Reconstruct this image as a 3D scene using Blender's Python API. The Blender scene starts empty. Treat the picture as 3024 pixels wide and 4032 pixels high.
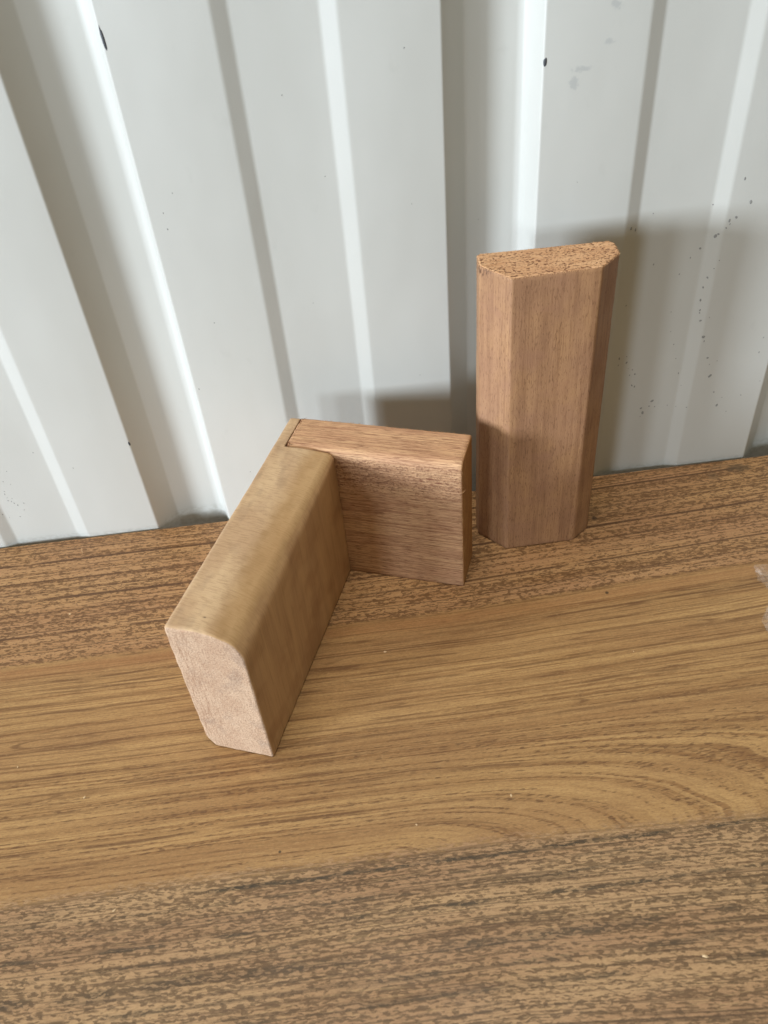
import bpy, bmesh, math, random
from mathutils import Vector, Matrix, noise
random.seed(7)
S = bpy.context.scene
C = S.collection

# ------------------------------------------------------------------ camera
PITCH, YAW, ROLL = 0.724211, 0.031175, -0.100433
CAMLOC = Vector((-0.0584, -0.4007, 0.3456))
F_PX = 3249.0                                   # focal length in pixels of the 4032 px high photograph
def cam_axes(p, y, r):
    cp, sp, cy, sy = math.cos(p), math.sin(p), math.cos(y), math.sin(y)
    f = Vector((sy*cp, cy*cp, -sp)); ri = Vector((cy, -sy, 0)); up = ri.cross(f)
    return math.cos(r)*ri + math.sin(r)*up, -math.sin(r)*ri + math.cos(r)*up, f
R_, U_, F_ = cam_axes(PITCH, YAW, ROLL)
cd = bpy.data.cameras.new('camera'); cam = bpy.data.objects.new('camera', cd); C.objects.link(cam)
M = Matrix((R_, U_, -F_)).transposed().to_4x4(); M.translation = CAMLOC
cam.matrix_world = M
cd.sensor_fit = 'VERTICAL'; cd.sensor_height = 4.92; cd.sensor_width = 3.69
cd.lens = F_PX/4032*4.92
cd.clip_start = 0.01; cd.clip_end = 100
cd.dof.use_dof = True; cd.dof.focus_distance = 0.44; cd.dof.aperture_fstop = 2.2
S.camera = cam
S.render.resolution_x, S.render.resolution_y = 768, 1024

# ------------------------------------------------------------------ light
S.view_settings.view_transform = 'Standard'; S.view_settings.look = 'None'
S.view_settings.exposure = 0.0; S.view_settings.gamma = 1.0
def srgb(r, g, b):
    f = lambda c: (c/255/12.92) if c/255 <= .04045 else ((c/255+.055)/1.055)**2.4
    return (f(r), f(g), f(b), 1)
w = bpy.data.worlds.new('World'); S.world = w; w.use_nodes = True
bg = w.node_tree.nodes['Background']
bg.inputs['Color'].default_value = (1.0, 0.92, 0.44, 1); bg.inputs['Strength'].default_value = 0.125
def area(name, direction, dist, sx, sy, power, col, target=(0.0, -0.05, 0.08)):
    l = bpy.data.lights.new(name, 'AREA'); l.shape = 'RECTANGLE'; l.size = sx; l.size_y = sy
    l.energy = power; l.color = col
    o = bpy.data.objects.new(name, l); C.objects.link(o)
    d = Vector(direction).normalized(); o.location = Vector(target) - d*dist
    o.rotation_euler = d.to_track_quat('-Z', 'Y').to_euler()
    return o
COOL = (0.77, 0.88, 1.0)
# daylight entering through openings low on the left, and a broad roof light overhead
area('window_light', (0.62, 1.0, -0.17), 4.0, 0.40, 0.70, 42, COOL)
area('window_light', (1.00, 1.0, -0.21), 4.0, 0.35, 0.70, 38, COOL)
area('window_light', (1.95, 1.0, -0.31), 4.0, 0.60, 0.80, 225, COOL)
area('roof_light', (0.10, 0.06, -1.0), 2.6, 1.6, 1.0, 66, (1.0, 0.95, 0.86))

# ------------------------------------------------------------------ node helper
class NT:
    def __init__(s, name):
        s.m = bpy.data.materials.new(name); s.m.use_nodes = True
        s.t = s.m.node_tree; s.n = s.t.nodes; s.l = s.t.links
        s.bsdf = s.n['Principled BSDF']
        s.tc = s.n.new('ShaderNodeTexCoord')
        s.P = s.tc.outputs['Object']
        sp = s.n.new('ShaderNodeSeparateXYZ'); s.l.new(s.P, sp.inputs[0])
        s.x = s.m_('MULTIPLY', sp.outputs[0], 1000); s.y = s.m_('MULTIPLY', sp.outputs[1], 1000); s.z = s.m_('MULTIPLY', sp.outputs[2], 1000)
    def put(s, sock, v):
        if isinstance(v, bpy.types.NodeSocket): s.l.new(v, sock)
        else: sock.default_value = v
    def m_(s, op, a, b=0.0, c=0.0, clamp=False):
        n = s.n.new('ShaderNodeMath'); n.operation = op; n.use_clamp = clamp
        for i, v in enumerate((a, b, c)): s.put(n.inputs[i], v)
        return n.outputs[0]
    def add(s, *a):
        r = a[0]
        for b in a[1:]: r = s.m_('ADD', r, b)
        return r
    def mul(s, *a):
        r = a[0]
        for b in a[1:]: r = s.m_('MULTIPLY', r, b)
        return r
    def vec(s, x, y, z=0.0):
        n = s.n.new('ShaderNodeCombineXYZ')
        for i, v in enumerate((x, y, z)): s.put(n.inputs[i], v)
        return n.outputs[0]
    # noise with a cell of (sx, sy, sz) millimetres
    def noise(s, sx, sy, sz=None, det=2.0, rough=.5, seed=0.0, x=None, y=None, z=None, dist=0.0):
        X = s.m_('MULTIPLY_ADD', s.x if x is None else x, 1/sx, seed*17.3)
        Y = s.m_('MULTIPLY_ADD', s.y if y is None else y, 1/sy, seed*5.1)
        Z = s.m_('MULTIPLY_ADD', s.z if z is None else z, 1/sz, seed*9.7) if sz else seed*3.3
        n = s.n.new('ShaderNodeTexNoise'); n.inputs['Scale'].default_value = 1
        n.inputs['Detail'].default_value = det; n.inputs['Roughness'].default_value = rough
        n.inputs['Distortion'].default_value = dist
        s.l.new(s.vec(X, Y, Z), n.inputs['Vector'])
        return n.outputs['Fac']
    def cells(s, sx, sy, x, y, seed=0.0):         # short dashes: one random value per cell
        n = s.n.new('ShaderNodeTexVoronoi'); n.voronoi_dimensions = '2D'; n.inputs['Scale'].default_value = 1
        n.inputs['Randomness'].default_value = .85
        s.l.new(s.vec(s.m_('MULTIPLY_ADD', x, 1/sx, seed*7.7), s.m_('MULTIPLY_ADD', y, 1/sy, seed*3.1)), n.inputs['Vector'])
        sp = s.n.new('ShaderNodeSeparateColor'); s.l.new(n.outputs['Color'], sp.inputs[0])
        return sp.outputs[0]
    def step(s, v, a, b, lo=0.0, hi=1.0):
        n = s.n.new('ShaderNodeMapRange'); n.interpolation_type = 'SMOOTHSTEP'
        s.put(n.inputs['Value'], v)
        n.inputs['From Min'].default_value = a; n.inputs['From Max'].default_value = b
        n.inputs['To Min'].default_value = lo; n.inputs['To Max'].default_value = hi
        return n.outputs[0]
    def mix(s, f, a, b, mode='MIX'):
        n = s.n.new('ShaderNodeMix'); n.data_type = 'RGBA'; n.blend_type = mode
        s.put(n.inputs[0], f); s.put(n.inputs[6], a); s.put(n.inputs[7], b)
        return n.outputs[2]
    def line(s, v, centre, width):           # soft line of a half width, in mm
        d = s.m_('ABSOLUTE', s.m_('SUBTRACT', v, centre))
        return s.step(d, width*.35, width, 1.0, 0.0)
    def blob(s, cx, cy, rx, ry, a='x', b='y'):
        X = s.m_('DIVIDE', s.m_('SUBTRACT', getattr(s, a), cx), rx); Y = s.m_('DIVIDE', s.m_('SUBTRACT', getattr(s, b), cy), ry)
        return s.m_('SQRT', s.add(s.mul(X, X), s.mul(Y, Y)))
    def bump(s, h, dist, strength=1.0):
        n = s.n.new('ShaderNodeBump'); n.inputs['Strength'].default_value = strength
        n.inputs['Distance'].default_value = dist
        s.put(n.inputs['Height'], h); s.l.new(n.outputs[0], s.bsdf.inputs['Normal'])
    gain = (1, 1, 1, 1)
    def finish(s, col, rough, spec=.5):
        if s.gain[0] != 1: col = s.mix(1.0, col, s.gain, 'MULTIPLY')
        s.put(s.bsdf.inputs['Base Color'], col); s.put(s.bsdf.inputs['Roughness'], rough)
        s.bsdf.inputs['Specular IOR Level'].default_value = spec
        return s.m

# ------------------------------------------------------------------ materials
def mat_wall():
    t = NT('painted_steel')
    big = t.noise(60, 60, 120, det=3)
    fine = t.noise(.7, .7, .7, det=2, seed=2)
    col = t.mix(t.step(big, .35, .7), (0.505, 0.494, 0.452, 1), (0.53, 0.52, 0.478, 1))
    col = t.mix(t.step(t.noise(9, 9, 14, det=3, seed=4), .66, .80, 0, .16), col, (0.40, 0.39, 0.35, 1))      # grubby smudges
    low = t.m_('MULTIPLY', t.step(t.z, 0, 4, 1, 0), t.step(t.noise(3, 3, 2, seed=6), .35, .65))
    col = t.mix(t.mul(low, .35), col, (0.33, 0.31, 0.25, 1))                                         # dust line over the bench
    col = t.mix(t.step(fine, .3, .75, 0, .05), col, (.45, .45, .42, 1))
    # two faint scuffs on the right-hand pan
    for cx, cz, rx, rz in ((64, 241, 5, 1.6), (60, 235, 2.6, 3.2), (76.5, 265, 3, 2.0), (75, 251, 2.6, 1.4)):
        a = t.blob(cx, cz, rx, rz, 'x', 'z')
        a = t.m_('ADD', a, t.m_('MULTIPLY_ADD', t.noise(1.6, 1.6, 1.6, seed=8), 1.6, -.8))
        col = t.mix(t.step(a, .4, 1.1, .45, 0), col, (.33, .335, .33, 1))
    h = t.add(t.mul(t.noise(1.1, 1.1, 1.1, det=2, seed=3), .25), t.mul(t.noise(22, 22, 45, det=1, seed=5), 5.0))
    t.bump(h, .00006)
    return t.finish(col, t.step(big, .3, .7, .34, .42), .45)

def mat_bench():
    t = NT('wood_print_laminate'); t.gain = (.87, .875, .79, 1)
    slope = t.m_('MINIMUM', t.m_('MULTIPLY_ADD', t.m_('ADD', t.y, 100), .000615, .05), .05)
    shear = t.mul(t.m_('MAXIMUM', t.m_('ADD', t.x, 20), 0.0), slope, -1)
    v = t.add(t.y, shear, t.m_('MULTIPLY_ADD', t.noise(110, 30, det=1, seed=1), 3.0, -1.5))
    # ---- zone B field: straight grain that closes into arches on the right
    dx = t.m_('MAXIMUM', t.m_('DIVIDE', t.m_('ADD', t.x, 66), 4.7), 0.0)
    dv = t.m_('ADD', v, 231)
    dx = t.mul(dx, t.step(dv, 80, 12))
    F = t.m_('SQRT', t.add(t.mul(dx, dx), t.mul(dv, dv)))
    Fw = t.add(F, t.m_('MULTIPLY_ADD', t.noise(60, 7, det=2, seed=2), 2.2, -1.1))
    fx = t.m_('MULTIPLY', t.x, 1.0)
    bandB = t.noise(300, 3.6, det=2, rough=.55, seed=3, y=Fw)
    lineB = t.noise(170, 1.25, det=2, rough=.6, seed=4, y=Fw)
    fibB = t.noise(7, .55, det=2, rough=.6, seed=5)
    poreB = t.noise(4.2, .8, det=1, seed=6, y=t.m_('MULTIPLY_ADD', t.x, -.05, t.y))
    hueB = t.noise(120, 22, det=2, seed=7)
    light, tan, red = srgb(188, 148, 100), srgb(164, 124, 80), srgb(160, 119, 78)
    b = t.mix(t.step(bandB, .32, .66), tan, light)
    b = t.mix(t.step(hueB, .40, .72, 0, .75), b, red)
    b = t.mix(t.step(lineB, .52, .66, 0, .70), b, srgb(128, 86, 48))
    b = t.mix(t.mul(t.step(lineB, .47, .57), t.step(poreB, .53, .62), t.step(dv, 85, 40, .25, .75)), b, srgb(92, 60, 34))
    for sc, sx, sd, k, wd in ((4.2, 260, 51, .62, .016), (2.3, 150, 52, .5, .022), (9.0, 340, 53, .7, .007)):
        rn = t.noise(sx, sc, det=1, seed=sd, y=Fw)
        rl = t.mul(t.line(rn, .5, wd), t.step(t.noise(34, 6, det=2, seed=sd+.5), .36, .58), t.step(dv, 25, 60, .3, 1), k)
        b = t.mix(rl, b, srgb(104, 68, 38))
    # crisp lines where the bands end
    edge = t.mul(t.line(bandB, .40, .022), t.step(t.noise(30, 4, det=2, seed=9), .40, .60))
    b = t.mix(t.mul(edge, .65), b, srgb(98, 62, 34))
    b = t.mix(t.step(fibB, .40, .72, 0, .32), b, srgb(126, 88, 52))
    b = t.mix(t.step(t.noise(10, .6, det=1, seed=10), .60, .74, 0, .30), b, srgb(208, 170, 120))
    vb = t.add(v, t.m_('MULTIPLY_ADD', t.noise(45, 60, det=2, seed=71), 2.4, -1.2))
    for yy, wd, k in ((-108, .6, .5), (-113.5, .9, .75), (-121, .7, .6), (-128, .8, .6), (-134, .6, .5), (-142, .9, .65), (-149, .6, .5), (-157, .8, .6), (-165, .7, .55), (-172, .9, .6), (-181, .7, .5), (-192, .7, .5), (-210, 1.0, .75)):
        l = t.mul(t.line(vb, yy, wd), t.step(t.noise(40, 30, det=2, seed=abs(yy)), .36, .54), k)
        if yy < -175: l = t.mul(l, t.step(t.x, -20, -60))
        b = t.mix(l, b, srgb(96, 60, 30))
    # ---- zone A: ticked coarse print near the wall
    row = t.noise(300, 1.5, det=2, rough=.6, seed=11, y=v)
    rowbig = t.noise(260, 13, det=1, seed=12, y=v)
    yt = t.add(v, t.m_('MULTIPLY', t.noise(6, 4, det=1, seed=22), 2.0))
    tx = t.m_('MULTIPLY_ADD', t.y, .5, t.x)
    tick = t.noise(2.0, .85, det=2.2, rough=.5, seed=13, x=tx, y=yt)
    wx = t.m_('MULTIPLY_ADD', t.noise(1.2, .9, det=2, seed=61), 2.2, tx); wy = t.m_('MULTIPLY_ADD', t.noise(1.2, .9, det=2, seed=62), 1.0, yt)
    cell = t.cells(2.6, .85, wx, wy, 1)
    tick = t.add(t.mul(tick, .62), t.m_('MULTIPLY_ADD', cell, .30, .04))
    tickm = t.step(t.add(tick, t.m_('MULTIPLY_ADD', rowbig, .14, -.07), t.m_('MULTIPLY_ADD', row, .40, -.20)), .495, .575)
    hueA = t.noise(90, 30, det=2, seed=14)
    a = t.mix(t.step(hueA, .35, .7), srgb(186, 144, 102), srgb(176, 132, 96))
    a = t.mix(t.step(row, .38, .62, 0, .45), a, srgb(150, 106, 66))
    a = t.mix(t.mul(tickm, .86), a, srgb(104, 71, 41))
    lineA = t.noise(160, 1.1, det=1, seed=15, y=v)
    a = t.mix(t.mul(t.step(lineA, .60, .68), t.step(t.noise(40, 3, det=2, seed=16), .38, .55), .70), a, srgb(88, 54, 28))
    for yy, wd, k in ((-18.8, 1.2, .9), (-9.5, .8, .6), (-51, 1.3, .9), (-45, .6, .6), (-62, .9, .65), (-79, 1.1, .8), (-71, .5, .5), (-29, .6, .5), (-36, .8, .6), (-90, .6, .6)):
        l = t.mul(t.line(v, yy, wd), t.step(t.noise(32, 30, det=2, seed=abs(yy)), .26, .44), k)
        a = t.mix(l, a, srgb(78, 46, 22))
    # ---- zone C: greyer, coarser print in the foreground
    tickC = t.noise(2.6, .75, det=3, rough=.6, seed=17, x=tx, y=yt)
    tickC = t.add(t.mul(tickC, .62), t.m_('MULTIPLY_ADD', t.cells(2.2, .70, wx, wy, 5), .32, .03))
    rowC = t.noise(200, 1.6, det=2, rough=.6, seed=27, y=v)
    tickCm = t.step(t.add(tickC, t.m_('MULTIPLY_ADD', t.noise(140, 6, det=1, seed=18, y=v), .18, -.09), t.m_('MULTIPLY_ADD', rowC, .60, -.30)), .44, .60)
    hueC = t.noise(130, 16, det=2, seed=19)
    c = t.mix(t.step(hueC, .35, .65), srgb(184, 148, 112), srgb(168, 130, 98))
    c = t.mix(t.mul(tickCm, .82), c, srgb(90, 66, 42))
    c = t.mix(t.step(t.noise(120, 1.6, det=2, seed=20, y=v), .54, .68, 0, .55), c, srgb(92, 64, 42))
    c = t.mix(t.step(t.noise(14, 1.0, det=1, seed=21), .60, .72, 0, .35), c, srgb(186, 152, 112))
    c = t.mix(t.mul(t.step(t.noise(70, .9, det=2, rough=.6, seed=28, y=v), .54, .64), .6), c, srgb(74, 54, 34))
    dark = srgb(56, 46, 32)
    for yy, wd, k, sd in ((-237.5, 1.3, .9, 31), (-243, .6, .5, 37), (-249, .7, .6, 33), (-256.5, 1.1, .8, 34), (-264, .6, .5, 38), (-272, 2.6, .62, 32), (-281, 1.6, .5, 35), (-289, 1.4, .5, 36)):
        vv = t.add(t.y, t.m_('MULTIPLY_ADD', t.noise(30, 50, det=2, seed=sd+.5), 3.0, -1.5))
        l = t.mul(t.line(vv, yy, wd), t.step(t.noise(26, 40, det=2, seed=sd), .38, .58), k, t.step(tickC, .36, .52, .45, 1))
        c = t.mix(l, c, dark)
    jag = t.m_('MULTIPLY_ADD', tick, 5, -2.5)
    mA = t.step(t.add(v, jag), -100.5, -98)
    mC = t.step(t.add(v, t.m_('MULTIPLY_ADD', tickC, 12, -6)), -228, -234)
    col = t.mix(mA, b, a); col = t.mix(mC, col, c)
    # reddish seam just under the ticked zone
    col = t.mix(t.mul(t.step(v, -100, -104), t.step(v, -112, -105), .45), col, srgb(150, 98, 60))
    # wear and stains
    for cx, cy, rx, ry, k in ((182, -9, 10, 4.5, .75), (164, -14.5, 4, 5, .5), (172, -6, 9, 3, .35)):
        d = t.add(t.blob(cx, cy, rx, ry), t.m_('MULTIPLY_ADD', t.noise(4, 2.5, seed=40), 1.6, -.8))
        col = t.mix(t.step(d, .35, 1.15, k, 0), col, srgb(86, 68, 50))
    for cx, cy, r in ((69.5, -99.7, 1.2), (80.2, -39.1, 1.9), (-113, -224, .8)):
        col = t.mix(t.step(t.blob(cx, cy, r, r), .5, 1.1, .85, 0), col, srgb(52, 34, 20))
    col = t.mix(t.step(t.noise(1.6, .55, det=3, rough=.7, seed=41), .42, .66, 0, .30), col, srgb(104, 74, 46))
    col = t.mix(t.step(t.noise(1.9, .6, det=3, rough=.7, seed=44), .56, .74, 0, .30), col, srgb(206, 172, 128))
    t.bump(t.add(t.mul(t.m_('SUBTRACT', 1.0, tickm), mA, .5), t.mul(t.m_('SUBTRACT', 1.0, tickCm), mC, .4), t.mul(lineB, .4), t.mul(t.noise(1.2, .6, det=2, seed=42), .3)), .00006)
    return t.finish(col, t.step(t.noise(30, 12, det=3, seed=43), .3, .7, .46, .60), .4)

def mat_upright(end):
    t = NT('reddish_hardwood_end' if end else 'reddish_hardwood'); t.gain = (.94, .92, .90, 1) if end else (.82, .82, .77, 1)
    if end:
        p = t.noise(1.9, 1.3, det=1, seed=1); p2 = t.noise(1.1, .8, det=1, seed=2)
        col = t.mix(t.step(t.noise(14, 9, det=2, seed=3), .3, .7), srgb(210, 168, 128), srgb(198, 154, 116))
        col = t.mix(t.step(t.noise(9, .9, det=2, seed=5), .45, .65, 0, .35), col, srgb(160, 106, 62))
        m = t.m_('MAXIMUM', t.step(p, .60, .68), t.mul(t.step(p2, .60, .68), .6))
        col = t.mix(t.mul(m, .8), col, srgb(104, 60, 34))
        t.bump(t.m_('SUBTRACT', 1.0, m), .00045)
        return t.finish(col, .75, .25)
    s1 = t.noise(2.6, 2.6, 90, det=3, rough=.6, seed=1); s2 = t.noise(.7, .7, 16, det=2, rough=.6, seed=2)
    big = t.noise(16, 16, 26, det=3, seed=3); cloud = t.noise(11, 11, 15, det=2, seed=4, dist=.6)
    col = t.mix(t.step(big, .35, .66), srgb(180, 136, 100), srgb(168, 125, 95))
    col = t.mix(t.step(s1, .40, .66, 0, .42), col, srgb(134, 94, 68))
    col = t.mix(t.step(cloud, .50, .72, 0, .22), col, srgb(186, 142, 106))
    col = t.mix(t.step(s2, .48, .72, 0, .38), col, srgb(124, 84, 60))
    pore = t.noise(.45, .45, 2.6, det=1, seed=6)
    col = t.mix(t.step(pore, .60, .68, 0, .45), col, srgb(96, 58, 38))
    col = t.mix(t.step(t.noise(20, 20, 12, det=3, seed=7), .52, .68, 0, .35), col, srgb(160, 116, 92))
    torn = t.mul(t.step(t.noise(.9, .9, 2.6, det=2, seed=8), .50, .60), t.step(t.add(t.z, t.m_('MULTIPLY', t.noise(1.5, 1.5, 9, seed=9), -6)), 163, 166), t.step(t.x, 15, 11))
    col = t.mix(t.mul(torn, .75), col, srgb(70, 40, 26))        # torn dark fibres under the top edge
    t.bump(t.add(t.mul(s2, .6), t.mul(pore, .5), t.mul(t.noise(.8, .8, .8, det=2, seed=9), .3)), .00012)
    return t.finish(col, t.step(big, .3, .7, .50, .64), .35)

def mat_arm(kind):                       # kind: long / end faces of the long smooth piece (u = x, v = y)
    t = NT('smooth_yellow_wood_' + kind); t.gain = (.82, .81, .74, 1) if kind == 'end' else (.86, .86, .86, 1)
    if kind == 'end':
        sp = t.noise(.85, 1, .85, det=2, rough=.6, seed=1); st = t.noise(.8, 3, 9, det=2, seed=2)
        cloud = t.noise(8, 8, 10, det=3, seed=3)
        col = t.mix(t.step(cloud, .35, .7), srgb(208, 176, 152), srgb(196, 162, 138))
        col = t.mix(t.step(t.noise(7, 7, 8, det=3, seed=6), .50, .72, 0, .50), col, srgb(158, 134, 120))
        col = t.mix(t.step(sp, .46, .64, 0, .55), col, srgb(150, 116, 96))
        col = t.mix(t.mul(t.step(st, .48, .68), t.step(t.x, 16, 4, .15, .6)), col, srgb(154, 116, 92))
        col = t.mix(t.step(t.noise(.7, 1, .7, det=1, seed=5), .60, .70, 0, .4), col, srgb(224, 196, 174))
        t.bump(sp, .0003); return t.finish(col, .7, .25)
    sn = t.n.new('ShaderNodeSeparateXYZ'); t.l.new(t.tc.outputs['Normal'], sn.inputs[0])
    # the sanded top: fine cross scratches, smudges
    cross = t.noise(6, .75, 6, det=3, rough=.7, seed=1, y=t.m_('MULTIPLY_ADD', t.x, .12, t.y))
    cloud = t.noise(12, 40, 20, det=2, seed=2); dirt = t.noise(8, 16, 10, det=3, seed=3)
    a = t.mix(t.step(cloud, .35, .65), srgb(208, 176, 138), srgb(192, 158, 122))
    a = t.mix(t.step(dirt, .48, .70, 0, .40), a, srgb(152, 126, 102))
    a = t.mix(t.step(cross, .46, .66, 0, .38), a, srgb(142, 108, 74))
    a = t.mix(t.step(t.noise(5, .4, 6, det=1, seed=4), .60, .72, 0, .30), a, srgb(212, 182, 138))
    a = t.mix(t.mul(t.step(t.m_('ADD', t.x, t.m_('MULTIPLY_ADD', dirt, 12, -6)), 15, 25), .5), a, srgb(180, 138, 80))
    a = t.mix(t.step(t.blob(14, 8.5, .9, .5), .4, 1.1, .7, 0), a, srgb(70, 50, 34))
    st = t.noise(9, 8, 90, det=3, rough=.5, seed=11); f = t.noise(2, .8, 22, det=2, seed=12)
    c2 = t.noise(14, 22, 18, det=3, seed=13)
    b = t.mix(t.step(st, .35, .66), srgb(212, 172, 128), srgb(198, 158, 118))
    b = t.mix(t.step(c2, .45, .72, 0, .5), b, srgb(168, 124, 88))
    b = t.mix(t.step(f, .48, .7, 0, .22), b, srgb(132, 98, 64))
    col = t.mix(t.step(sn.outputs[2], .25, .8), b, a)
    t.bump(t.add(t.mul(f, .5), t.mul(cross, .5), t.mul(t.noise(.7, .7, .7, det=2, seed=5), .3)), .0001)
    return t.finish(col, .60, .3)

def mat_short(kind):                     # the short cross piece: grain along u (x)
    t = NT('coarse_pink_wood_' + kind); t.gain = (.92, .94, .91, 1)
    if kind == 'end':
        col = t.mix(t.step(t.noise(8, 5, 14, det=3, seed=1), .3, .7), srgb(182, 136, 88), srgb(168, 120, 78))
        col = t.mix(t.step(t.noise(1, .6, 1.6, det=2, seed=2), .5, .7, 0, .35), col, srgb(118, 74, 44))
        t.bump(t.noise(.7, .7, .9, det=2, seed=3), .0002); return t.finish(col, .65, .3)
    s1 = t.noise(50, 1.0, 1.0, det=3, rough=.65, seed=1); s2 = t.noise(7, .38, .38, det=2, rough=.6, seed=2)
    hue = t.noise(30, 6, 9, det=2, seed=3)
    col = t.mix(t.step(hue, .35, .65), srgb(208, 164, 126), srgb(194, 148, 114))
    col = t.mix(t.step(s1, .44, .64, 0, .60), col, srgb(146, 100, 74))
    col = t.mix(t.step(s2, .50, .64, 0, .65), col, srgb(112, 70, 48))
    col = t.mix(t.step(t.noise(12, .5, .5, det=1, seed=4), .60, .72, 0, .4), col, srgb(220, 172, 130))
    up = t.mul(t.step(t.z, 56, 70, 0, 1), t.step(t.z, 86.5, 83, 0, 1))       # torn, flecked band below the top edge
    fl = t.noise(1.5, 1.2, .9, det=2, rough=.6, seed=5)
    col = t.mix(t.mul(t.step(fl, .52, .62), up, .55), col, srgb(104, 64, 46))
    col = t.mix(t.mul(t.step(t.noise(1.3, 1, .8, det=1, seed=6), .60, .70), up, .45), col, srgb(216, 172, 140))
    for cx, cz, rx in ((84, 76.5, 2.6), (88, 74.5, 2.2), (84.5, 73, 1.6), (79, 75, 1.4)):
        col = t.mix(t.step(t.blob(cx, cz, rx, .9, 'x', 'z'), .3, 1.1, .65, 0), col, srgb(112, 58, 44))
    t.bump(t.add(t.mul(s1, .5), t.mul(s2, .6), t.mul(fl, up, 1.2)), .0003)
    return t.finish(col, .64, .3)

def mat_flat(name, c, rough=.7, spec=.3):
    t = NT(name)
    col = t.mix(t.noise(1.0, 1.0, 1.0, det=2), c, tuple(x*.7 for x in c[:3]) + (1,))
    return t.finish(col, rough, spec)
def mat_tape():
    t = NT('clear_tape')
    b = t.bsdf; b.inputs['Base Color'].default_value = (.82, .74, .68, 1); b.inputs['Roughness'].default_value = .22
    tr = t.n.new('ShaderNodeBsdfTransparent'); mx = t.n.new('ShaderNodeMixShader')
    f = t.step(t.noise(6, 6, 3, det=3, seed=2), .45, .75, .10, .40)
    t.l.new(f, mx.inputs[0]); t.l.new(tr.outputs[0], mx.inputs[1]); t.l.new(b.outputs[0], mx.inputs[2])
    t.l.new(mx.outputs[0], t.n['Material Output'].inputs['Surface'])
    return t.m

# ------------------------------------------------------------------ object helpers
def link(name, me, mats=(), parent=None, **props):
    for m in mats: me.materials.append(m)
    o = bpy.data.objects.new(name, me); C.objects.link(o)
    if parent: o.parent = parent
    for k, v in props.items(): o[k] = v
    return o
def from_bm(name, bm, mats, parent=None, smooth=True, **props):
    me = bpy.data.meshes.new(name); bmesh.ops.recalc_face_normals(bm, faces=bm.faces[:])
    bm.to_mesh(me); bm.free()
    if smooth: me.shade_smooth()
    return link(name, me, mats, parent, **props)
def box(bm, x0, x1, y0, y1, z0, z1):
    vs = [bm.verts.new((x, y, z)) for x in (x0, x1) for y in (y0, y1) for z in (z0, z1)]
    for f in ((0,1,3,2), (4,6,7,5), (0,4,5,1), (2,3,7,6), (0,2,6,4), (1,5,7,3)): bm.faces.new([vs[i] for i in f])

def morphable(poly, k=5, m=14):
    """the same corner rounding with a fixed number of points, so that two outlines can be blended"""
    P = [Vector(p[:2]) for p in poly]; n = len(P); se = []; out = []
    for i in range(n):
        a, b, c = P[i-1], P[i], P[(i+1) % n]
        se.append((b + (a-b).normalized()*poly[i][2], b, b + (c-b).normalized()*(poly[i][3] if len(poly[i]) > 3 else poly[i][2])))
    for i in range(n):
        s, b, e = se[i]; nx = se[(i+1) % n][0]
        out += [(1-j/k)**2*s + 2*(j/k)*(1-j/k)*b + (j/k)**2*e for j in range(k)]
        out += [e.lerp(nx, j/m) for j in range(m)]
    return out

def rounded(poly, step=.0012):
    """poly: list of (x, y, rx, ry_or_None) counter-clockwise, corner cut lengths; returns resampled outline"""
    n = len(poly); pts = []
    P = [Vector(p[:2]) for p in poly]
    for i in range(n):
        a, b, c = P[i-1], P[i], P[(i+1) % n]
        r1 = poly[i][2]; r2 = poly[i][3] if len(poly[i]) > 3 else r1
        s = b + (a-b).normalized()*r1; e = b + (c-b).normalized()*r2
        k = 6 if max(r1, r2) > .002 else 3
        for j in range(k+1):
            t = j/k; pts.append((1-t)**2*s + 2*t*(1-t)*b + t*t*e)
    out = []
    for i in range(len(pts)):
        a, b = pts[i], pts[(i+1) % len(pts)]
        d = (b-a).length
        if d < 1e-7: continue
        m = max(1, int(d/step))
        for j in range(m): out.append(a.lerp(b, j/m))
    return out

def solid(name, outline, length, to3, mats, matfn, bevel=.0012, amp=.00012, seed=0.0, ring=.0016, parent=None, outline2=None):
    """extrude an outline over a length with softly worn ends; to3(p2, t) gives the local point"""
    n = len(outline)
    nor = []
    for i in range(n):
        d = outline[(i+1) % n] - outline[i-1]; nor.append(Vector((-d.y, d.x)).normalized())   # inward for ccw
    ts = [(0, bevel), (bevel*.3, bevel*.32), (bevel, 0)]
    k = int((length-2*bevel)/ring)
    ts += [(bevel + (length-2*bevel)*j/k, 0) for j in range(1, k)]
    ts += [(length-bevel, 0), (length-bevel*.3, bevel*.32), (length, bevel)]
    bm = bmesh.new(); rings = []
    for ti, (t, ins) in enumerate(ts):
        r = []
        for i, p in enumerate(outline):
            if outline2: p = p.lerp(outline2[i], min(1, max(0, t/length)))
            q3 = Vector(to3(p, t))
            w = noise.noise(q3*90 + Vector((seed, 0, 0)))*amp + noise.noise(q3*420 + Vector((0, seed, 0)))*amp*.5
            e = ins*(1 + .7*noise.noise(q3*260 + Vector((seed, seed, 0))) + 1.6*max(0, noise.noise(q3*520 + Vector((0, seed, seed))) - .25))
            pp = p + nor[i]*(e - w)
            r.append(bm.verts.new(to3(pp, t)))
        rings.append(r)
    for a, b in zip(rings, rings[1:]):
        for i in range(n): bm.faces.new((a[i], a[(i+1) % n], b[(i+1) % n], b[i]))
    bm.faces.new(rings[0][::-1]); bm.faces.new(rings[-1])
    bmesh.ops.recalc_face_normals(bm, faces=bm.faces[:])
    bm.normal_update()
    for f in bm.faces: f.material_index = matfn(f.normal, f.calc_center_median())
    me = bpy.data.meshes.new(name); bm.to_mesh(me); bm.free()
    for p in me.polygons: p.use_smooth = len(p.vertices) == 4
    return link(name, me, mats, parent)

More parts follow.
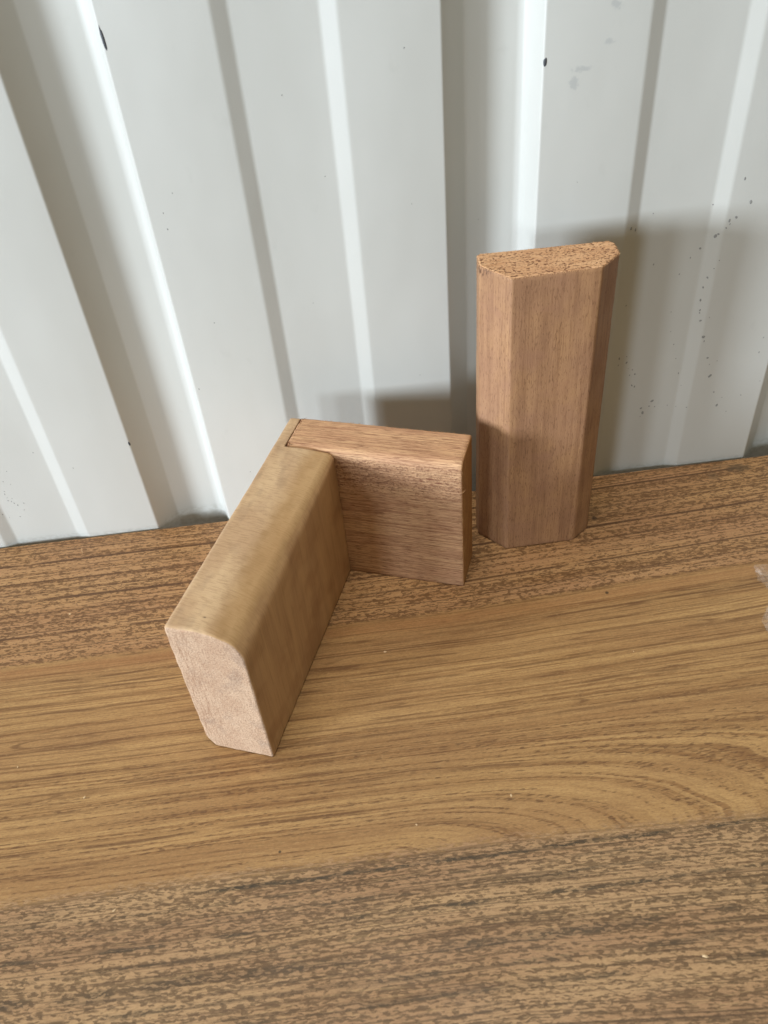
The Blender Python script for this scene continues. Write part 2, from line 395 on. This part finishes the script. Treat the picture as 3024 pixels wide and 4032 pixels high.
def fibre(bm, p, d, length, r, curl, steps=5):
    """a torn wood hair: a tapering, bending triangular strand"""
    d = Vector(d).normalized(); prev = None; pos = Vector(p)
    for i in range(steps+1):
        rad = r*(1 - i/(steps+.3)); a = d.orthogonal().normalized(); b = d.cross(a)
        cur = [bm.verts.new(pos + rad*(math.cos(q)*a + math.sin(q)*b)) for q in (0, 2.094, 4.189)]
        if prev:
            for j in range(3): bm.faces.new((prev[j], prev[(j+1) % 3], cur[(j+1) % 3], cur[j]))
        prev = cur; pos = pos + d*(length/steps)
        d = (d + Vector([random.uniform(-1, 1) for _ in range(3)])*curl).normalized()

# ------------------------------------------------------------------ setting: wall of steel sheet, bench, floor
PITCH_W = .190
def fillet(pts, r, k=4):
    out = [pts[0]]
    for a, b, c in zip(pts, pts[1:], pts[2:]):
        a, b, c = Vector(a), Vector(b), Vector(c)
        rr = min(r, (a-b).length*.45, (c-b).length*.45)
        s, e = b + (a-b).normalized()*rr, b + (c-b).normalized()*rr
        for j in range(k+1):
            t = j/k; out.append((1-t)**2*s + 2*t*(1-t)*b + t*t*e)
    out.append(pts[-1]); return out
prof = []
for k in range(-6, 7):
    X = k*PITCH_W
    prof += [(X+0.0, 0), (X+.0112, .0120), (X+.0150, .0130), (X+.0195, .0140), (X+.0368, .0140), (X+.0396, .0131), (X+.0416, .0105), (X+.0452, 0),
             (X+.0928, 0), (X+.1000, .0026), (X+.1381, .0026), (X+.1456, 0)]
prof = [(x, y+.0012) for x, y in prof]
prof = fillet(prof, .0011)
bm = bmesh.new()
zs = [-.75 + i*(3.05)/60 for i in range(61)]
cols = []
for p in prof:
    cols.append([bm.verts.new((p[0], p[1], z)) for z in zs])
for a, b in zip(cols, cols[1:]):
    for i in range(60): bm.faces.new((a[i], b[i], b[i+1], a[i+1]))
me = bpy.data.meshes.new('steel_wall'); bm.to_mesh(me); bm.free(); me.shade_smooth()
wall = link('steel_wall', me, [mat_wall()], label='off-white ribbed steel sheet wall standing behind the wood-print bench', category='wall')
so = wall.modifiers.new('thick', 'SOLIDIFY'); so.thickness = .0006; so.offset = 1 if False else -1

m_speck = mat_flat('grey_splash', (.30, .295, .275, 1), .6)
m_chip = mat_flat('bare_metal_chip', (.07, .072, .078, 1), .5)
def wall_y(x):
    for (x0, y0), (x1, y1) in zip(prof, prof[1:]):
        if x0 <= x <= x1 and x1 > x0: return y0 + (y1-y0)*(x-x0)/(x1-x0)
    return .0012
def splat(bm, x, z, rx, rz, ang=0, k=9, h=.00012):
    cx = []
    ph = random.uniform(0, 6)
    for i in range(k):
        a = i/k*2*math.pi; rr = 1 + .22*math.sin(2*a+ph) + random.uniform(-.12, .12)
        u, w = rx*rr*math.cos(a), rz*rr*math.sin(a)
        px, pz = x + u*math.cos(ang) - w*math.sin(ang), z + u*math.sin(ang) + w*math.cos(ang)
        cx.append(bm.verts.new((px, wall_y(px) - .00003, pz)))
    top = [bm.verts.new((v.co.x*.7 + x*.3, wall_y(v.co.x*.7 + x*.3) - h, v.co.z*.7 + z*.3)) for v in cx]
    for i in range(k): bm.faces.new((cx[i], cx[(i+1) % k], top[(i+1) % k], top[i]))
    bm.faces.new(top)
spots = [(0.1512, 0.1824, 0.75), (0.1569, 0.17, 0.92), (0.1382, 0.1698, 0.42), (0.1509, 0.1627, 0.75), (0.1476, 0.1613, 0.84), (0.1482, 0.1594, 0.42), (0.1466, 0.1575, 0.5), (0.096, 0.1625, 0.67), (0.0989, 0.1611, 0.67), (0.1073, 0.1687, 0.33), (0.1434, 0.1543, 0.58), (0.1422, 0.1531, 0.92), (0.1358, 0.1465, 0.67), (0.1313, 0.1418, 0.42), (0.1115, 0.1404, 0.5), (0.1446, 0.1351, 0.33), (0.1465, 0.1396, 0.33), (0.1268, 0.133, 0.42), (0.1423, 0.1298, 0.58), (0.1411, 0.124, 0.58), (0.1411, 0.1163, 0.67), (0.1418, 0.1102, 0.58), (0.1419, 0.1085, 0.42), (0.1431, 0.1037, 0.67), (0.1475, 0.1056, 0.33), (0.0992, 0.1178, 0.42), (0.1258, 0.1104, 0.33), (0.1464, 0.0934, 1.0), (0.1473, 0.0905, 0.5), (0.1307, 0.0891, 0.42), (0.1275, 0.0979, 0.33), (0.1515, 0.0789, 0.75), (0.1577, 0.0761, 0.33), (0.1335, 0.0794, 0.33), (0.0993, 0.084, 0.67), (0.1037, 0.0846, 0.33), (0.1041, 0.0804, 0.67), (0.0992, 0.0794, 0.42), (0.1056, 0.0762, 0.25), (0.1082, 0.0751, 0.42), (0.1101, 0.0718, 0.58), (0.107, 0.0715, 0.42), (0.1368, 0.0689, 0.5), (0.1553, 0.0661, 1.09), (0.1535, 0.0741, 0.33), (0.1396, 0.0602, 0.25), (0.1092, 0.0641, 0.58), (0.111, 0.063, 0.58), (0.16, 0.054, 0.58), (0.1659, 0.0493, 0.33), (0.1776, 0.0494, 0.42), (0.1234, 0.051, 0.92), (0.1221, 0.0473, 0.5), (0.1256, 0.0465, 0.42), (0.1171, 0.0465, 0.75), (0.1186, 0.0429, 1.0), (0.1174, 0.0404, 0.33), (0.1335, 0.0464, 0.33), (0.1449, 0.0448, 0.42), (0.139, 0.045, 0.25), (0.1637, 0.0439, 0.92), (0.1707, 0.0383, 0.33), (0.1875, 0.0581, 0.33), (0.1822, 0.0786, 0.5), (0.1826, 0.0883, 0.42),
         (-0.1254, 0.1373, .3), (-0.2469, 0.0668, .4), (-0.1423, 0.0981, .4), (-0.227, 0.0543, .35), (-0.1248, 0.0358, .35), (-0.271, 0.0314, .4), (-0.0578, 0.2055, .3), (-0.1371, 0.1897, .4), (-0.1372, 0.1977, .3), (-0.0727, 0.2431, .3), (-0.1307, 0.2066, .25), (-0.0721, 0.1408, .25),
         (-0.0168, 0.2573, .35), (-0.0171, 0.1886, .25), (-0.0176, 0.0903, .25), (0.0185, 0.1713, .25), (0.0652, 0.1901, .25)]
spots += [(random.uniform(-.29, -.262), random.uniform(.018, .058), random.uniform(.2, .45)) for _ in range(26)]
bm = bmesh.new()
for x, z, r in spots: splat(bm, x, z, r*.00085, r*.0011, random.uniform(-.5, .5))
from_bm('paint_speck', bm, [m_speck], wall, kind='stuff')
for x, z, rx, rz, a in ((-.1436, .2730, .0006, .0052, .03), (-.1436, .2900, .0006, .0034, .0), (.0462, .2454, .0007, .0022, .0), (-.1902, .0668, .0005, .0017, .2)):
    bm = bmesh.new(); splat(bm, x, z, rx, rz, a, 11, .0002); from_bm('paint_chip', bm, [m_chip], wall)

# floor below the bench
bm = bmesh.new(); box(bm, -4, 4, -4, .6, -.85, -.75)
t = NT('concrete'); fl = t.finish(t.mix(t.noise(80, 80, 80, det=5), (.24, .235, .22, 1), (.32, .31, .29, 1)), .85)
from_bm('floor', bm, [fl], smooth=False, kind='structure')

# bench with a laminated top
bench = bpy.data.objects.new('workbench', None); C.objects.link(bench); bench.location = (0, 0, -.75)
bench['label'] = 'long bench with a golden brown wood-print laminate top set against the steel wall'; bench['category'] = 'bench'
mb = mat_bench()
bm = bmesh.new(); box(bm, -1.1, 1.1, -.62, 0, -.032, 0)
bmesh.ops.bevel(bm, geom=bm.edges[:], offset=.0006, segments=2, affect='EDGES')
top = from_bm('bench_top', bm, [mb], bench, smooth=False); top.location = (0, 0, .75)
m_leg = mat_flat('dark_leg_paint', (.06, .06, .06, 1))
for x in (-1.02, 1.02):
    for y in (-.55, -.07):
        bm = bmesh.new(); box(bm, x-.025, x+.025, y-.025, y+.025, 0, .717)
        bmesh.ops.bevel(bm, geom=bm.edges[:], offset=.002, segments=2, affect='EDGES')
        from_bm('leg', bm, [m_leg], bench, smooth=False)

# ------------------------------------------------------------------ upright block with chamfered front corners
mu, mue = mat_upright(False), mat_upright(True)
sec = [(.0225, -.0563, .0008), (.0622, -.0557, .0014), (.0737, -.0468, .0022), (.0756, -.0335, .0014), (.0738, -.0283, .0010), (.0108, -.0275, .0008), (.0088, -.0295, .0008), (.0085, -.0405, .0010)]
sec2 = [(.0207, -.0566, .0008), (.0632, -.0552, .0014), (.0750, -.0432, .0022), (.0758, -.0320, .0014), (.0738, -.0290, .0010), (.0114, -.0272, .0008), (.0095, -.0290, .0008), (.0088, -.0400, .0010)]
H = .1722
up = solid('upright_block', morphable(sec, 4, 12), H, lambda p, t_: (p.x, p.y, t_), [mu, mue],
           lambda n, c: 1 if n.z > .75 else 0, bevel=.0008, amp=.00016, seed=3.1, outline2=morphable(sec2, 4, 12))
up['label'] = 'tall reddish brown hardwood block standing on end with chamfered front corners'; up['category'] = 'wood block'
# pits and torn crumbs along the sawn top
m_fib = mat_flat('torn_wood_fibre', srgb(212, 164, 116))
m_dfib = mat_flat('dark_torn_fibre', srgb(120, 74, 44))
bm = bmesh.new()
ol = rounded(sec2, .0008)
for p in ol:
    if random.random() < .7:
        fibre(bm, (p.x, p.y, H-.0007), (random.uniform(-.6, .6), random.uniform(-.6, .6), random.uniform(.2, 1)), random.uniform(.0004, .0013), .00016, .5, 3)
from_bm('wood_fibre', bm, [m_fib], up, kind='stuff')

# ------------------------------------------------------------------ L-shaped joint: long smooth arm and short cross piece
joint = bpy.data.objects.new('wooden_joint', None); C.objects.link(joint)
joint.location = (-.1467, -.1652, 0); joint.rotation_euler = (0, 0, math.atan2(.935, .355) - math.pi/2)
joint['label'] = 'L-shaped joint of a yellowish wood arm and a pinkish cross piece on the bench'
joint['category'] = 'wood joint'
JH = .088
secA = [(.0026, 0, .0012), (.0332, 0, .0016), (.0330, .0765, .0045, .0030), (.0290, .0836, .0030), (.0180, JH, .0060), (-.0018, JH, .0026, .0026), (-.0012, .0068, .002)]
secA2 = [(.0020, 0, .0012), (.0332, 0, .0016), (.0330, .0855, .0020, .0010), (.0312, .0868, .0012), (.0190, JH+.0001, .0060), (-.0003, JH, .0016, .0016), (0, .0068, .002)]
ms, me_ = mat_arm('long'), mat_arm('end')
def armmat(n, c):
    return 1 if abs(n.y) > .7 else 0
arm = solid('long_arm', morphable(secA), .1530, lambda p, t_: (p.x, t_, p.y), [ms, me_], armmat, bevel=.0011, amp=.00016, seed=8.4, outline2=morphable(secA2))
# cut the housing for the cross piece
bm = bmesh.new(); box(bm, .0060, .05, .1271, .17, -.01, .12)
cut = from_bm('cutter', bm, [], smooth=False)
bo = arm.modifiers.new('cut', 'BOOLEAN'); bo.operation = 'DIFFERENCE'; bo.object = cut; bo.solver = 'EXACT'
dg = bpy.context.evaluated_depsgraph_get()
nm = bpy.data.meshes.new_from_object(arm.evaluated_get(dg)); arm.modifiers.clear(); old = arm.data; arm.data = nm
bpy.data.meshes.remove(old); cm = cut.data; bpy.data.objects.remove(cut); bpy.data.meshes.remove(cm)
nm.name = 'long_arm'; arm.parent = joint; arm['label'] = 'smooth yellowish arm with a rounded upper edge'

secB = [(.1272, 0, .0008), (.1538, 0, .0012), (.1536, JH+.0003, .0022), (.1273, JH+.0003, .0052, .0055)]
mp, mpe = mat_short('side'), mat_short('end')
outB = rounded(secB, .0010)
outB = outB[::-1]      # (v, z) seen along +u
def toB(p, t_):
    u = .0063 + t_
    if t_ < .0012: u += .00045*noise.noise(Vector((p.x*900, p.y*900, 1.7)))
    return (u, p.x, p.y)
# counter-clockwise in (x, y) is required by the builder, so mirror the outline back
outB = outB[::-1]
cross = solid('cross_piece', outB, .0943, toB, [mp, mpe], lambda n, c: 1 if abs(n.x) > .8 else 0, bevel=.0009, amp=.00020, seed=5.2, parent=joint)
cross['label'] = 'pinkish coarse-grained cross piece with a rough flecked face'
bm = bmesh.new()
for i in range(95):      # hairs along the rear upper edge, the right end and the joint line
    u = .0063 + random.random()**.8*.0935
    fibre(bm, (u, .1530+random.uniform(-.0006, .0004), JH-.0004), (random.uniform(-.8, 1), random.uniform(0, .8), random.uniform(0, .7)), random.uniform(.0004, .0016), .00013, .5, 4)
for i in range(40):
    z = random.uniform(.004, .086); fibre(bm, (.1003, random.choice((.1280, .1530)), z), (1, random.uniform(-.6, .6), random.uniform(-.7, .7)), random.uniform(.0003, .0010), .00010, .5, 3)
for i in range(60):
    z = random.uniform(.003, .080); fibre(bm, (.0331, .1270, z), (random.uniform(.2, 1), random.uniform(-1, -.1), random.uniform(-.6, .6)), random.uniform(.0003, .0010), .00012, .6, 3)
for u_, z_, d, L in ((.0345, .069, (.9, -.6, .25), .0052), (.0345, .0655, (.9, -.5, .05), .0036), (.1005, .0700, (.8, .1, .7), .0030), (.036, .067, (.7, -.8, -.1), .0032)):
    fibre(bm, (u_, .1268, z_), d, L, .00017, .28, 7)
from_bm('wood_fibre', bm, [m_fib], cross, kind='stuff')
bm = bmesh.new()
for i in range(48):      # torn teeth where the end grain meets the housing
    v = .1275 + i/48*.0250
    fibre(bm, (.0066, v, JH-.0003), (-1, random.uniform(-.3, .3), random.uniform(-.1, .3)), random.uniform(.0004, .0011), .00022, .2, 2)
for i in range(40):
    v = .1275 + random.random()*.0250
    fibre(bm, (.0069+random.uniform(0, .001), v, JH+.00015), (random.uniform(-.3, 1), random.uniform(-.2, .2), .02), random.uniform(.0006, .0022), .00018, .1, 3)
from_bm('torn_grain', bm, [m_dfib], cross, kind='stuff')
bm = bmesh.new()
for i in range(5): fibre(bm, (.0002, .0005, .010+i*.0012), (-.8, -.5, random.uniform(-.4, .4)), random.uniform(.0008, .0016), .00016, .4, 4)
from_bm('wood_fibre', bm, [m_fib], arm, kind='stuff')

# ------------------------------------------------------------------ crumbs, stray fibres and the scrap of tape
def to_bench(px, py):
    d = F_ + R_*((px-1512)/F_PX) - U_*((py-2016)/F_PX); s = -CAMLOC.z/d.z
    return CAMLOC + d*s
m_crumb = mat_flat('pale_wood_crumb', srgb(215, 185, 145))
crumbs = [(275, 2418, .0011, 'tiny pale wood crumb on the ticked strip of bench left of the long arm'),
          (1517, 2567, .0011, 'tiny pale wood crumb on the smooth strip just right of the long arm'),
          (333, 3141, .0011, 'tiny pale wood crumb on the smooth bench strip below left of the long arm'),
          (2013, 3133, .0011, 'tiny pale wood crumb right of centre, beside the arched grain of the bench'),
          (1640, 3247, .0008, 'tiny pale wood crumb near the centre, just above the dark foreground strip'),
          (2777, 3766, .0016, 'longest pale wood crumb, on the dark foreground strip at lower right'),
          (450, 3585, .0012, 'tiny pale wood crumb on the dark foreground strip at lower left'),
          (2495, 2565, .0006, 'tiniest pale wood crumb, on the smooth strip below the upright block'),
          (70, 3020, .0008, 'tiny pale wood crumb on the smooth bench strip near the left picture edge')]
for px, py, r, lab in crumbs:
    p = to_bench(px, py); bm = bmesh.new()
    bmesh.ops.create_icosphere(bm, subdivisions=1, radius=1)
    a = random.uniform(0, 3)
    for v_ in bm.verts:
        c = v_.co*(1+random.uniform(-.25, .25)); c = Vector((c.x*r*.75, c.y*r*.38, (c.z+.8)*r*.22))
        v_.co = Matrix.Rotation(a, 3, 'Z') @ c
    o = from_bm('wood_crumb', bm, [m_crumb], smooth=False); o.location = (p.x, p.y, 0)
    o['label'] = lab; o['category'] = 'wood crumb'; o['group'] = 'wood crumbs scattered on the bench'
p = to_bench(323, 2160); bm = bmesh.new(); fibre(bm, (0, 0, .0003), (.15, -1, .02), .0062, .00022, .15, 7)
o = from_bm('wood_splinter', bm, [m_crumb]); o.location = (p.x, p.y, 0)
o['label'] = 'thin pale wood splinter on the bench near the wall at far left'; o['category'] = 'wood splinter'

bm = bmesh.new()
ny, nx = 60, 46
grid = []
for j in range(ny+1):
    y = -.094 - .053*j/ny
    left = .1560 if y > -.099 else .1505
    left = .1545 - .0035*math.exp(-((y+.105)/.006)**2) + (-.013*max(0, min(1, (-y-.117)/.016))) + .0012*noise.noise(Vector((y*600, 2, 0))) - .0*y
    row = []
    for i in range(nx+1):
        s = i/nx; x = left + s*(.192-left)
        wr = (max(0, 1-s*5))
        z = .0006 + .0045*wr*max(0, noise.noise(Vector((x*420, y*300, 3)))+.35)*math.exp(-((y+.108)/.012)**2) + .0009*wr*(noise.noise(Vector((x*700, y*500, 5)))+.5) + .0003*(noise.noise(Vector((x*200, y*200, 9)))+.5)
        row.append(bm.verts.new((x, y, z)))
    grid.append(row)
for j in range(ny):
    for i in range(nx): bm.faces.new((grid[j][i], grid[j][i+1], grid[j+1][i+1], grid[j+1][i]))
tp = from_bm('tape_scrap', bm, [mat_tape()])
tp['label'] = 'crumpled scrap of clear tape on the bench at the right edge'; tp['category'] = 'tape'
